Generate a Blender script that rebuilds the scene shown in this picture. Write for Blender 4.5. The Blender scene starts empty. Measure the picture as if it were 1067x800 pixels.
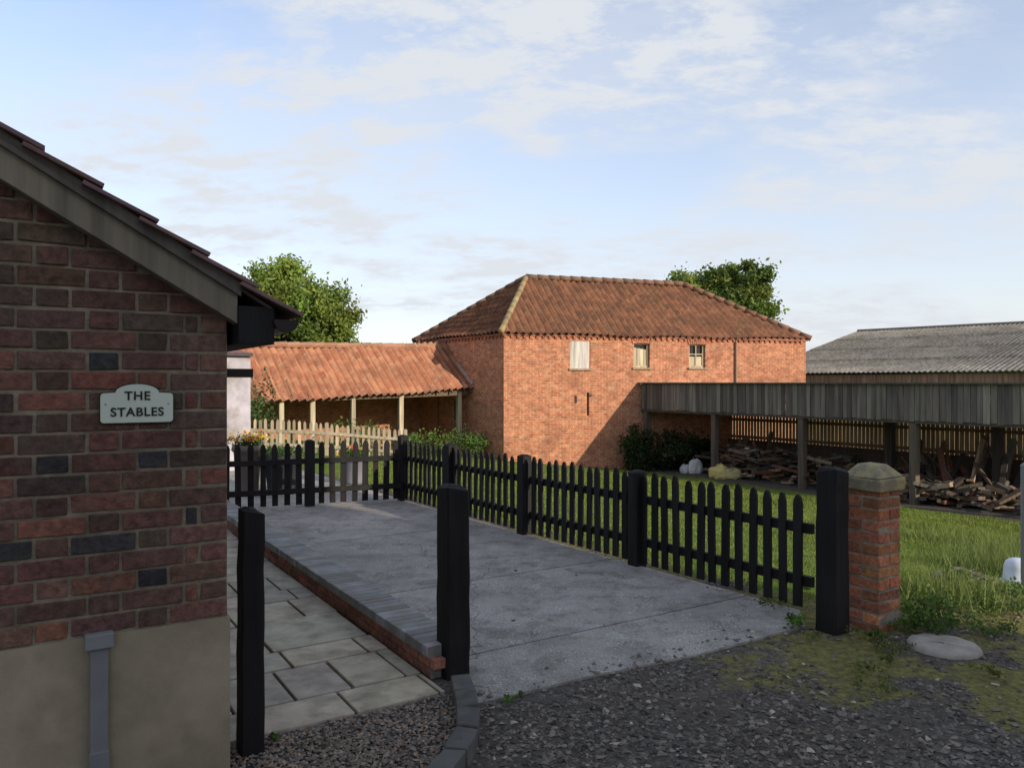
import bpy, math, random
import numpy as np
from mathutils import Vector, Matrix
random.seed(7); rng=np.random.default_rng(7)
scene=bpy.context.scene
V=Vector
# ------------------------------------------------------------------ helpers
def link(o,parent=None):
    scene.collection.objects.link(o)
    if parent is not None: o.parent=parent
    return o
def empty(name):
    e=bpy.data.objects.new(name,None); e.empty_display_size=.2
    return link(e)
def mesh_obj(name,verts,faces,mat,parent=None,cols=None,uvs=None,smooth=False,bevel=0):
    me=bpy.data.meshes.new(name)
    me.from_pydata([tuple(v) for v in verts],[],[tuple(f) for f in faces])
    if cols is not None:
        at=me.color_attributes.new('Col','FLOAT_COLOR','POINT')
        a=np.ones((len(verts),4),dtype=np.float32); a[:,:3]=np.array(cols,dtype=np.float32)
        at.data.foreach_set('color',a.ravel())
    if uvs is not None:
        ul=me.uv_layers.new(name='UVMap')
        idx=np.zeros(len(me.loops),dtype=np.int32); me.loops.foreach_get('vertex_index',idx)
        u=np.array(uvs,dtype=np.float32)[idx]; ul.data.foreach_set('uv',u.ravel())
    if smooth: me.polygons.foreach_set('use_smooth',[True]*len(me.polygons))
    me.materials.append(mat); me.update()
    o=bpy.data.objects.new(name,me); link(o,parent)
    if bevel:
        b=o.modifiers.new('bev','BEVEL'); b.width=bevel; b.segments=2; b.limit_method='ANGLE'
    return o
class MB:
    def __init__(s): s.v=[];s.f=[];s.c=[]
    def add(s,vs,fs,col):
        n=len(s.v); s.v+= [tuple(p) for p in vs]; s.f+=[tuple(i+n for i in f) for f in fs]; s.c+=[tuple(col)]*len(vs)
    def box(s,c,half,col,ax=(V((1,0,0)),V((0,1,0)),V((0,0,1))),jit=0,taper=1):
        c=V(c); vs=[]
        for sz in(-1,1):
            k=1 if sz<0 else taper
            for sx,sy in((-1,-1),(1,-1),(1,1),(-1,1)):
                p=c+ax[0]*sx*half[0]*k+ax[1]*sy*half[1]*k+ax[2]*sz*half[2]
                if jit: p+=V((random.uniform(-jit,jit),random.uniform(-jit,jit),random.uniform(-jit,jit)))
                vs.append(p)
        s.add(vs,[(3,2,1,0),(4,5,6,7),(0,1,5,4),(1,2,6,5),(2,3,7,6),(3,0,4,7)],col)
    def beam(s,a,b,w,h,col,up=V((0,0,1)),jit=0):
        a=V(a);b=V(b);d=(b-a);L=d.length;d=d/L
        r=d.cross(up)
        if r.length<1e-3: r=V((1,0,0))
        r.normalize(); u=r.cross(d)
        s.box((a+b)/2,(L/2,w/2,h/2),col,(d,r,u),jit)
    def prism(s,prof,org,ua,un,th,col,uz=V((0,0,1))):
        org=V(org);n=len(prof)
        f=[org+ua*a+uz*z+un*(th/2) for a,z in prof]; b=[org+ua*a+uz*z-un*(th/2) for a,z in prof]
        fs=[tuple(range(n)),tuple(range(2*n-1,n-1,-1))]+[(i,i+n,(i+1)%n+n,(i+1)%n) for i in range(n)]
        s.add(f+b,fs,col)
    def tube(s,a,b,r0,r1,col,n=10,cap=True):
        a=V(a);b=V(b);d=(b-a).normalized();r=d.cross(V((0,0,1)))
        if r.length<1e-3:r=V((1,0,0))
        r.normalize();u=r.cross(d);vs=[]
        for c,rr in((a,r0),(b,r1)):
            for i in range(n):
                t=2*math.pi*i/n; vs.append(c+r*math.cos(t)*rr+u*math.sin(t)*rr)
        fs=[(i,(i+1)%n,(i+1)%n+n,i+n) for i in range(n)]
        if cap: fs+=[tuple(range(n-1,-1,-1)),tuple(range(n,2*n))]
        s.add(vs,fs,col)
    def lathe(s,c,prof,col,n=24):
        c=V(c);vs=[];fs=[]
        for r,z in prof:
            for i in range(n):
                t=2*math.pi*i/n; vs.append(c+V((r*math.cos(t),r*math.sin(t),z)))
        for j in range(len(prof)-1):
            for i in range(n): fs.append((j*n+i,j*n+(i+1)%n,(j+1)*n+(i+1)%n,(j+1)*n+i))
        s.add(vs,fs,col)
    def obj(s,name,mat,parent=None,bevel=0,smooth=False):
        return mesh_obj(name,s.v,s.f,mat,parent,cols=s.c,bevel=bevel,smooth=smooth)
def vary(c,a=.12,h=.03):
    k=1+random.uniform(-a,a)
    return tuple(max(0.003,x*k*(1+random.uniform(-h,h))) for x in c)
# ------------------------------------------------------------------ materials
def newmat(name):
    m=bpy.data.materials.new(name); m.use_nodes=True
    nt=m.node_tree; b=nt.nodes['Principled BSDF']; return m,nt,b
def N(nt,t,**k):
    n=nt.nodes.new(t)
    for a,v in k.items(): setattr(n,a,v)
    return n
def noise(nt,vec,scale,detail=6,rough=.6):
    n=N(nt,'ShaderNodeTexNoise'); n.inputs['Scale'].default_value=scale; n.inputs['Detail'].default_value=detail
    n.inputs['Roughness'].default_value=rough
    nt.links.new(vec,n.inputs['Vector']); return n.outputs['Fac']
def ramp(nt,fac,stops):
    r=N(nt,'ShaderNodeValToRGB'); e=r.color_ramp.elements
    while len(e)<len(stops): e.new(.5)
    for i,(p,c) in enumerate(stops):
        e[i].position=p; e[i].color=(*c,1) if len(c)==3 else c
    nt.links.new(fac,r.inputs['Fac']); return r.outputs['Color']
def mrange(nt,val,a,b,c,d):
    m=N(nt,'ShaderNodeMapRange'); nt.links.new(val,m.inputs[0])
    for i,x in enumerate((a,b,c,d)): m.inputs[i+1].default_value=x
    return m.outputs[0]
def mix(nt,fac,a,b,mode='MIX'):
    m=N(nt,'ShaderNodeMix',data_type='RGBA',blend_type=mode)
    for sock,val in ((m.inputs[0],fac),(m.inputs[6],a),(m.inputs[7],b)):
        if isinstance(val,(int,float)): sock.default_value=val
        elif isinstance(val,tuple): sock.default_value=(*val,1)
        else: nt.links.new(val,sock)
    return m.outputs[2]
def math_(nt,op,a,b=None):
    m=N(nt,'ShaderNodeMath',operation=op)
    for i,v in enumerate((a,b)):
        if v is None: continue
        if isinstance(v,(int,float)): m.inputs[i].default_value=v
        else: nt.links.new(v,m.inputs[i])
    return m.outputs[0]
def bump(nt,b,h,strength,dist):
    n=N(nt,'ShaderNodeBump'); n.inputs['Strength'].default_value=strength; n.inputs['Distance'].default_value=dist
    nt.links.new(h,n.inputs['Height']); nt.links.new(n.outputs[0],b.inputs['Normal'])
def pos(nt): return N(nt,'ShaderNodeNewGeometry').outputs['Position']
def mat_col(name,rough=.85,scale=8,amt=.3,bs=60,bd=.003,bst=.6,stain=None,stain_s=3,stain_r=(.5,.65),spec=.3,streak=False,big=0):
    m,nt,b=newmat(name); L=nt.links
    at=N(nt,'ShaderNodeAttribute',attribute_name='Col'); p=pos(nt)
    if streak:
        mp=N(nt,'ShaderNodeMapping'); mp.inputs['Scale'].default_value=(1,1,.08); L.new(p,mp.inputs[0]); pv=mp.outputs[0]
    else: pv=p
    f=mrange(nt,noise(nt,pv,scale),.25,.75,1-amt,1+amt)
    if big: f=math_(nt,'MULTIPLY',f,mrange(nt,noise(nt,p,1.6,4),.3,.7,1-big,1+big))
    cb=N(nt,'ShaderNodeCombineColor'); [L.new(f,cb.inputs[i]) for i in range(3)]
    c=mix(nt,1.0,at.outputs['Color'],cb.outputs[0],'MULTIPLY')
    if stain:
        s=mrange(nt,noise(nt,p,stain_s,8,.65),stain_r[0],stain_r[1],0,1); c=mix(nt,s,c,stain)
    L.new(c,b.inputs['Base Color']); b.inputs['Roughness'].default_value=rough; b.inputs['Specular IOR Level'].default_value=spec
    bump(nt,b,noise(nt,pv,bs,4,.6),bst,bd); return m
M_nbrick=mat_col('near_brick_mat',.9,34,.55,70,.007,1,stain=(.085,.072,.052),stain_s=13,stain_r=(.50,.85),big=.3)
M_mortar=mat_col('mortar_mat',.95,18,.4,120,.006,.9,stain=(.10,.09,.065),stain_s=4,stain_r=(.45,.75))
M_conc=mat_col('render_concrete_mat',.9,6,.18,80,.003,.5,stain=(.15,.125,.08),stain_s=2.2,stain_r=(.46,.76),big=.15)
M_black=mat_col('black_painted_wood_mat',.7,14,.6,60,.005,.8,spec=.2,streak=True)
M_wood=mat_col('weathered_wood_mat',.9,12,.45,40,.006,.7,streak=True)
M_stone=mat_col('stone_mat',.85,7,.28,45,.004,.6,stain=(.17,.15,.11),stain_s=5,stain_r=(.46,.76))
M_misc=mat_col('misc_mat',.6,10,.12,30,.001,.3)
M_plastic=mat_col('plastic_mat',.35,4,.06,30,.0005,.1,spec=.5)
M_tile=mat_col('plain_tile_mat',.7,15,.25,60,.003,.5)
M_pebble=mat_col('pebble_mat',.85,60,.25,200,.001,.4)
M_cap=mat_col('lichen_stone_mat',.95,14,.35,60,.006,1,stain=(.34,.27,.09),stain_s=14,stain_r=(.48,.66))
def leafmat(name,tr=.3):
    m,nt,b=newmat(name); L=nt.links
    at=N(nt,'ShaderNodeAttribute',attribute_name='Col'); L.new(at.outputs['Color'],b.inputs['Base Color']); b.inputs['Roughness'].default_value=.6
    b.inputs['Specular IOR Level'].default_value=.25
    t=N(nt,'ShaderNodeBsdfTranslucent'); L.new(at.outputs['Color'],t.inputs[0]); ms=N(nt,'ShaderNodeMixShader'); ms.inputs[0].default_value=tr
    L.new(b.outputs[0],ms.inputs[1]);L.new(t.outputs[0],ms.inputs[2]); L.new(ms.outputs[0],nt.nodes['Material Output'].inputs[0]); return m
M_leaf=leafmat('leaf_mat')
def brickmat(name,c1,c2,mort,dark):
    m,nt,b=newmat(name); L=nt.links
    uv=N(nt,'ShaderNodeUVMap',uv_map='UVMap').outputs[0]
    nz=N(nt,'ShaderNodeTexNoise'); nz.inputs['Scale'].default_value=2.0; L.new(uv,nz.inputs['Vector'])
    vm=N(nt,'ShaderNodeVectorMath',operation='SCALE'); L.new(nz.outputs['Color'],vm.inputs[0]); vm.inputs['Scale'].default_value=.04
    va=N(nt,'ShaderNodeVectorMath',operation='ADD'); L.new(uv,va.inputs[0]); L.new(vm.outputs[0],va.inputs[1])
    br=N(nt,'ShaderNodeTexBrick'); L.new(va.outputs[0],br.inputs['Vector'])
    for k,v in (('Scale',1),('Mortar Size',.011),('Mortar Smooth',.3),('Brick Width',.235),('Row Height',.08),('Bias',-.1)): br.inputs[k].default_value=v
    br.inputs['Color1'].default_value=(*c1,1);br.inputs['Color2'].default_value=(*c2,1);br.inputs['Mortar'].default_value=(*mort,1)
    c=br.outputs['Color']
    f=mrange(nt,noise(nt,uv,5,8,.75),.3,.7,.5,1.45)
    cb=N(nt,'ShaderNodeCombineColor'); [L.new(f,cb.inputs[i]) for i in range(3)]
    c=mix(nt,1.0,c,cb.outputs[0],'MULTIPLY')
    c=mix(nt,mrange(nt,noise(nt,uv,.9,6,.65),.50,.70,0,.65),c,dark)
    c=mix(nt,mrange(nt,noise(nt,uv,2.2,9,.8),.54,.67,0,.6),c,mort)
    L.new(c,b.inputs['Base Color']); b.inputs['Roughness'].default_value=.92; b.inputs['Specular IOR Level'].default_value=.2
    h=math_(nt,'SUBTRACT',noise(nt,uv,14,6,.7),br.outputs['Fac']); bump(nt,b,h,.9,.02); return m
M_brick=brickmat('old_red_brick_mat',(.52,.20,.105),(.35,.115,.06),(.48,.34,.23),(.21,.09,.06))
def pantilemat(name,c0,c1,c2,lich,dark,tw,ga):
    m,nt,b=newmat(name); L=nt.links
    uv=N(nt,'ShaderNodeUVMap',uv_map='UVMap').outputs[0]
    d=N(nt,'ShaderNodeVectorMath',operation='DIVIDE'); L.new(uv,d.inputs[0]); d.inputs[1].default_value=(tw,ga,1)
    fl=N(nt,'ShaderNodeVectorMath',operation='FLOOR'); L.new(d.outputs[0],fl.inputs[0])
    wn=N(nt,'ShaderNodeTexWhiteNoise',noise_dimensions='2D'); L.new(fl.outputs[0],wn.inputs['Vector'])
    c=ramp(nt,wn.outputs['Value'],[(0,c0),(.5,c1),(1,c2)])
    c=mix(nt,mrange(nt,noise(nt,uv,1.3,8,.7),.45,.70,0,.85),c,dark)
    c=mix(nt,mrange(nt,noise(nt,uv,4.5,8,.75),.52,.68,0,.8),c,lich)
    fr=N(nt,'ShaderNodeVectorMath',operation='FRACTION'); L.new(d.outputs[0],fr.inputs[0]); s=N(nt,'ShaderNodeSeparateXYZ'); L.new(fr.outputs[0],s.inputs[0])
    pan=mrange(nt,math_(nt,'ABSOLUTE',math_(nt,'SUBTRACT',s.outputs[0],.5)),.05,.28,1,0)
    c=mix(nt,math_(nt,'MULTIPLY',pan,mrange(nt,noise(nt,uv,2,6,.7),.3,.65,.2,.85)),c,dark)  # trough shade painted into the tile pans, with mossy dirt, so the ribs show
    L.new(c,b.inputs['Base Color']); b.inputs['Roughness'].default_value=.85; b.inputs['Specular IOR Level'].default_value=.25
    bump(nt,b,noise(nt,uv,40,4,.6),.5,.006); return m
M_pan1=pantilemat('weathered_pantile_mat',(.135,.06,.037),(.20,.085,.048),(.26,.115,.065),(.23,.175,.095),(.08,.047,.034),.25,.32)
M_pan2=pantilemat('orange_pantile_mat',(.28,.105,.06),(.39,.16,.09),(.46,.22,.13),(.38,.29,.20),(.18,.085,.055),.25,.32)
# ------------------------------------------------------------------ terrain function
FD=V((-.567,.823,0)).normalized(); FN=V((.823,.567,0)).normalized(); P0=V((2.07,5.33,0))
def dd(x,y): return (x-P0.x)*FN.x+(y-P0.y)*FN.y
def hh(x,y):
    t=max(0,dd(x,y)-.45)
    t=t*t/2 if t<1 else t-.5
    return -.108*min(t,12.2)
U=V((.847,.532,0)).normalized(); W=V((-.532,.847,0)).normalized(); Z=V((0,0,1))
AX=(U,W,Z)
def patch(x,y): return math.sin(x*2.3+y)*math.sin(y*3.1-x*1.3)+.5*math.sin(x*7+y*2)*math.sin(y*6.3-x)+.3*math.sin(x*15+y*5)*math.sin(y*13-4*x)
def ax_lines(lo,hi,flo,fhi,st):
    a=list(np.arange(flo,fhi+1e-6,st)); s=st; x=flo; pre=[]
    while x>lo: s*=1.35; x-=s; pre.append(max(x,lo))
    post=[];x=fhi;s=st
    while x<hi: s*=1.35; x+=s; post.append(min(x,hi))
    return np.array(pre[::-1]+a+post)
xs=ax_lines(-900,900,-6,13,.13); ys=ax_lines(-900,1500,1.5,18,.13)
gv=[];gc=[]
def sst(a,b,x):
    t=min(1,max(0,(x-a)/(b-a))); return t*t*(3-2*t)
def mossz(x,y):
    d=dd(x,y)
    z=sst(-2.6,-.2,d)*(1 if y<9 else 0)
    return z*sst(.25,-.35,patch(x,y)+.25-.85*sst(-1.7,.3,d))
def grassg(x,y):
    d=dd(x,y)
    return sst(.05,.45,d)*sst(0,1.5,y-(4.9+.36*(x-2.0)))
for y in ys:
    for x in xs:
        gv.append((x,y,hh(x,y)))
        g=grassg(x,y)
        o=V((x-4.41,y-26.47,0)); off=o.x*.831+o.y*.556; sl=o.x*.556-o.y*.831
        if 0<sl<17: g*=1-sst(-.9,-.1,off)*(1-sst(4,5,off))
        if dd(x,y)<0 and y>14: g=sst(14,17,y)
        gc.append((g,mossz(x,y),0))
nx=len(xs); gf=[(j*nx+i,j*nx+i+1,(j+1)*nx+i+1,(j+1)*nx+i) for j in range(len(ys)-1) for i in range(nx-1)]
m,nt,b=newmat('ground_mat'); L=nt.links
at=N(nt,'ShaderNodeAttribute',attribute_name='Col'); sp=N(nt,'ShaderNodeSeparateColor'); L.new(at.outputs['Color'],sp.inputs[0]); p=pos(nt)
vo=N(nt,'ShaderNodeTexVoronoi'); vo.inputs['Scale'].default_value=42; L.new(p,vo.inputs['Vector'])
grav=ramp(nt,noise(nt,vo.outputs['Color'],5,1),[(.3,(.050,.044,.038)),(.55,(.10,.09,.08)),(.75,(.20,.18,.16))])
grav=mix(nt,mrange(nt,noise(nt,p,1.1,6,.6),.38,.65,0,.7),grav,(.088,.073,.056))
ms=math_(nt,'ADD',math_(nt,'MULTIPLY',sp.outputs[1],.40),noise(nt,p,4.5,9,.75))
moss=mrange(nt,ms,.62,.80,0,.95)
mossc=ramp(nt,noise(nt,p,18,6,.7),[(.33,(.075,.07,.032)),(.5,(.15,.14,.045)),(.6,(.21,.185,.06)),(.75,(.30,.26,.13))])
c=mix(nt,moss,grav,mossc)
gm=math_(nt,'ADD',sp.outputs[0],math_(nt,'MULTIPLY',math_(nt,'SUBTRACT',noise(nt,p,5,8,.7),.5),1.3))
gmask=mrange(nt,gm,.42,.6,0,1)
gr=ramp(nt,noise(nt,p,1.6,9,.7),[(.3,(.07,.12,.015)),(.5,(.12,.185,.025)),(.62,(.18,.215,.05)),(.75,(.24,.23,.09))])
gr=mix(nt,mrange(nt,noise(nt,p,35,3),.35,.7,0,.4),gr,(.06,.10,.018))
c=mix(nt,gmask,c,gr); L.new(c,b.inputs['Base Color']); b.inputs['Roughness'].default_value=.95; b.inputs['Specular IOR Level'].default_value=.15
h=math_(nt,'ADD',math_(nt,'MULTIPLY',vo.outputs['Distance'],-.8),noise(nt,p,30,6)); bump(nt,b,h,.9,.02)
mesh_obj('ground',gv,gf,m,cols=gc,smooth=True)
# ------------------------------------------------------------------ driveway (concrete bays)
def clip(poly,n,dv):
    out=[]
    for i in range(len(poly)):
        a=poly[i];b_=poly[(i+1)%len(poly)];da=a.dot(n)-dv;db=b_.dot(n)-dv
        if da>=0: out.append(a)
        if da*db<0: out.append(a+(b_-a)*(da/(da-db)))
    return out
dp=[V((-.21,3.79,0)),V((.4,4.17,0)),V((1.1,4.52,0)),V((1.93,5.05,0)),V((2.02,5.40,0)),V((-1.42,10.42,0)),V((-4.6,15.3,0)),V((-8.3,13.2,0)),V((-2.36,7.6,0)),V((-.27,4.26,0))]
m,nt,b=newmat('driveway_concrete_mat'); L=nt.links; p=pos(nt)
at=N(nt,'ShaderNodeAttribute',attribute_name='Col')
c=mix(nt,mrange(nt,noise(nt,p,.8,9,.72),.40,.60,0,.9),at.outputs['Color'],(.225,.21,.19))
c=mix(nt,mrange(nt,noise(nt,p,3.2,9,.8),.49,.62,0,.75),c,(.15,.138,.12))
c=mix(nt,mrange(nt,noise(nt,p,2.1,9,.8),.54,.66,0,.55),c,(.46,.435,.40))
vo=N(nt,'ShaderNodeTexVoronoi'); vo.inputs['Scale'].default_value=44; L.new(p,vo.inputs['Vector'])
spk=math_(nt,'MULTIPLY',mrange(nt,vo.outputs['Distance'],.12,.38,.95,0),mrange(nt,noise(nt,p,2.6,8,.8),.47,.60,0,1))
c=mix(nt,spk,c,(.62,.60,.56))
f=mrange(nt,noise(nt,p,80,4,.8),.3,.7,.55,1.45); cb=N(nt,'ShaderNodeCombineColor'); [L.new(f,cb.inputs[i]) for i in range(3)]
c=mix(nt,1.0,c,cb.outputs[0],'MULTIPLY')
# hairline cracks
vc=N(nt,'ShaderNodeTexVoronoi',feature='DISTANCE_TO_EDGE'); vc.inputs['Scale'].default_value=.42
nzv=N(nt,'ShaderNodeTexNoise'); nzv.inputs['Scale'].default_value=2.2; nzv.inputs['Detail'].default_value=7; L.new(p,nzv.inputs['Vector'])
sv_=N(nt,'ShaderNodeVectorMath',operation='SCALE'); L.new(nzv.outputs['Color'],sv_.inputs[0]); sv_.inputs['Scale'].default_value=.8
av_=N(nt,'ShaderNodeVectorMath',operation='ADD'); L.new(p,av_.inputs[0]); L.new(sv_.outputs[0],av_.inputs[1]); L.new(av_.outputs[0],vc.inputs['Vector'])
c=mix(nt,mrange(nt,vc.outputs['Distance'],.0,.0035,.75,0),c,(.05,.047,.04))
L.new(c,b.inputs['Base Color']); b.inputs['Roughness'].default_value=.85; b.inputs['Specular IOR Level'].default_value=.3
bump(nt,b,noise(nt,p,60,6,.8),.9,.008)
mb=MB(); org=V((-.21,3.79,0)); cuts=[-.5,.62,2.1,4.2,6.3,8.5,14]
for i in range(len(cuts)-1):
    a0=org.dot(W)+cuts[i]+.009; a1=org.dot(W)+cuts[i+1]-.009
    q=clip(clip(dp,W,a0),-W,-a1)
    if len(q)>2:
        col=vary((.35,.328,.30),.1)
        n=len(q); vs=[v+V((0,0,.014)) for v in q]+[v+V((0,0,-.03)) for v in q]
        mb.add(vs,[tuple(range(n))]+[(k,k+n,(k+1)%n+n,(k+1)%n) for k in range(n)],col)
mb.obj('driveway',m)
# ------------------------------------------------------------------ kerb wall
kw=empty('low_brick_wall'); mb=MB(); K0=V((-.449,4.156,0)); KD=V((-.628,1,0)).normalized(); KR=V((KD.y,-KD.x,0))
mo=MB(); LW=6.3
mo.box(K0+KD*LW/2+KR*.11+Z*.052,(LW/2,.1,.05),(.2,.19,.17),(KD,KR,Z)); mo.obj('mortar_core',M_mortar,kw)
for r in range(2):
    s=-.06*(r%2)
    while s<LW:
        mb.box(K0+KD*(s+.107)+KR*.11+Z*(.035+r*.058),(.102,.108,.0255),vary((.24,.10,.065),.3,.1),(KD,KR,Z),.002); s+=.218
mb.obj('red_bricks',M_nbrick,kw,bevel=.003)
mb=MB(); s=0
while s<LW:
    mb.box(K0+KD*(s+.035)+KR*.108+Z*.152,(.0325,.122,.03),vary((.22,.222,.218),.26,.06),(KD,KR,Z),.0018); s+=.0735
mb.obj('coping_bricks',M_stone,kw,bevel=.006)
mo=MB(); mo.box(K0+KD*LW/2+KR*.108+Z*.146,(LW/2,.112,.029),(.2,.2,.19),(KD,KR,Z)); mo.obj('coping_mortar',M_mortar,kw)
# ------------------------------------------------------------------ paving slabs
mb=MB(); so=V((-1.2,3.42,0)); a=0; rows=[.30,.45,.30,.6,.45,.30,.45,.6,.30,.45,.45,.6,.3,.45]
left=V((-1.145,3.1,0))
for ri,rw in enumerate(rows):
    s=-.25-random.random()*.3
    while s<1.4:
        l=random.choice([.3,.3,.45,.45,.6]); 
        q=[so+U*(s+.008)+W*(a+.008),so+U*(s+l-.008)+W*(a+.008),so+U*(s+l-.008)+W*(a+rw-.008),so+U*(s+.008)+W*(a+rw-.008)]
        q=clip(q,-KR,-(K0.dot(KR)-.012)); q=clip(q,U,left.dot(U)+.01) if len(q)>2 else q
        if len(q)>2:
            n=len(q); zz=.02+random.uniform(-.003,.003); vs=[v+Z*zz for v in q]+[v-Z*.02 for v in q]
            mb.add(vs,[tuple(range(n))]+[(k,k+n,(k+1)%n+n,(k+1)%n) for k in range(n)],vary(random.choice([(.44,.385,.29),(.39,.35,.275),(.46,.40,.31),(.37,.335,.27)]),.1))
        s+=l
    a+=rw
pv=mb.obj('paved_path',M_stone,bevel=.005)
# curved edging
mb=MB(); pts=[(-.275,4.03),(-.235,3.83),(-.205,3.62),(-.20,3.41),(-.235,3.20),(-.30,3.0),(-.4,2.82),(-.53,2.66)]
for i in range(len(pts)-1):
    a_=V((*pts[i],.035));b_=V((*pts[i+1],.035)); d=(b_-a_).normalized(); r=d.cross(Z)
    mb.box((a_+b_)/2,((b_-a_).length/2-.006,.052,.05),vary((.075,.075,.07),.25),(d,r,Z),.006)
mb.obj('edging_kerb',M_stone,bevel=.008)
# ------------------------------------------------------------------ posts
def rough_post(name,c,w,h,top='slant',ang=AX,col=(.012,.011,.0115)):
    mb=MB(); x=c[0];y=c[1];z0=hh(x,y)-.05; nseg=9; rings=[]
    O8=((-1,-.86),(-.86,-1),(.86,-1),(1,-.86),(1,.86),(.86,1),(-.86,1),(-1,.86))
    for k in range(nseg+1):
        zz=z0+(h+.05)*k/nseg; sh=1-.06*k/nseg; jx,jy=random.uniform(-.004,.004),random.uniform(-.004,.004)
        ring=[]
        for sx,sy in O8:
            pz=zz
            if k==nseg and top=='slant': pz+= -sx*.014-.01*sy+random.uniform(-.006,.004)
            ring.append(V((x,y,0))+ang[0]*(sx*w/2*sh+jx)+ang[1]*(sy*w/2*sh+jy)+Z*pz)
        rings+=ring
    for f,dz in((.88,.020),(.5,.042)):
        for sx,sy in O8:
            rings.append(V((x,y,0))+ang[0]*(sx*w/2*f*.94+random.uniform(-.006,.006))+ang[1]*(sy*w/2*f*.94)+Z*(z0+h+.05+dz*(w/.15)*.8-sx*.008+random.uniform(-.004,.004)))
    fs=[]; R=nseg+3
    for k in range(R-1):
        for i in range(8): fs.append((k*8+i,k*8+(i+1)%8,(k+1)*8+(i+1)%8,(k+1)*8+i))
    fs.append(tuple((R-1)*8+i for i in range(8)))
    mb.add(rings,fs,col); return mb.obj(name,M_black)
rough_post('gate_post',(-1.135,3.335),.10,1.04)
rough_post('gate_post',(-.325,4.235),.145,1.015)
rough_post('gate_post',(2.08,4.985),.155,1.03)
# ------------------------------------------------------------------ picket fence
def picket_fence(name,A,B,posts,h,pitch,w,col,mat,side=1,pw=.1,postcol=None,ph=.0,startgap=.1):
    e=empty(name); A=V(A);B=V(B); d=(B-A); Lf=d.length; d.normalize(); n=V((d.y,-d.x,0))*side
    mb=MB(); s=startgap
    while s<Lf-.04:
        c=A+d*s; hz=hh(c.x,c.y); hv=h+random.uniform(-.016,.016); lean=random.uniform(-.02,.02); ww=w*random.uniform(.9,1.06)
        base=V((c.x,c.y,hz+.04))
        uz=(Z+d*lean).normalized()
        mb.prism([(-ww/2,0),(ww/2,0),(ww/2,hv-.1),(ww*.28,hv-.055),(0,hv-.04),(-ww*.28,hv-.055),(-ww/2,hv-.1)],base,d,n,.02,vary(col,.3),uz)
        s+=pitch*random.uniform(.94,1.06)
    mb.obj('pickets',mat,e)
    mb=MB(); k=max(1,int(Lf/1.5))
    for i in range(k):
        a=A+d*(Lf*i/k);b_=A+d*(Lf*(i+1)/k)
        for z in(.22,h-.24):
            mb.beam(V((a.x,a.y,hh(a.x,a.y)+z))+n*-.032,V((b_.x,b_.y,hh(b_.x,b_.y)+z))+n*-.032,.04,.07,vary(col,.1))
    mb.obj('rails',mat,e)
    mb=MB()
    for i,s in enumerate(posts):
        c=A+d*s+n*.0; z=hh(c.x,c.y); hp=h+(ph[i] if isinstance(ph,list) else ph)
        cc=postcol or col
        mb.box((c.x,c.y,z+hp/2-.02),(pw/2,pw/2,hp/2+.02),cc,(d,n,Z),.004)
        mb.box((c.x,c.y,z+hp+.008),(pw/2*.92,pw/2*.92,.009),cc,(d,n,Z),.002,.5)
    mb.obj('posts',mat,e,bevel=.008)
    return e
blk=(.013,.012,.0125)
Fc=V((-1.49,10.5,0))
picket_fence('picket_fence',P0,Fc,[1.713,3.42,4.98,6.28],.83,.125,.066,blk,M_black,side=-1,pw=.12,ph=[0,.01,.03,.06])
picket_fence('picket_fence',Fc,(-4.5,9.2,0),[1.25,2.75],.84,.145,.075,blk,M_black,side=1,pw=.12,ph=.02)
# ------------------------------------------------------------------ brick pier
pr=empty('brick_pier'); pc=V((2.395,5.10,0)); w=.245; mb=MB(); mo=MB()
mo.box(pc+Z*.43,(w/2-.007,w/2-.007,.48),(.26,.23,.18),AX); mo.obj('mortar',M_mortar,pr)
z=-.03;r=0
while z<.88:
    hb=.064
    if r%2==0:
        for sx in(-1,1): mb.box(pc+U*sx*(w/4)+Z*(z+hb/2),(w/4-.005,w/2,hb/2),vary((.34,.13,.065),.35,.12),AX,.004)
    else:
        for sy in(-1,1): mb.box(pc+W*sy*(w/4)+Z*(z+hb/2),(w/2,w/4-.005,hb/2),vary((.36,.14,.07),.35,.12),AX,.004)
    z+=.075;r+=1
mb.obj('bricks',M_nbrick,pr,bevel=.006)
mb=MB(); mb.box(pc+Z*.945,(.145,.145,.045),(.22,.195,.13),AX,.006); mb.box(pc+Z*1.03,(.138,.138,.042),(.24,.21,.14),AX,.006,.5)
mb.obj('cap_stone',M_cap,pr,bevel=.012)
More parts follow.
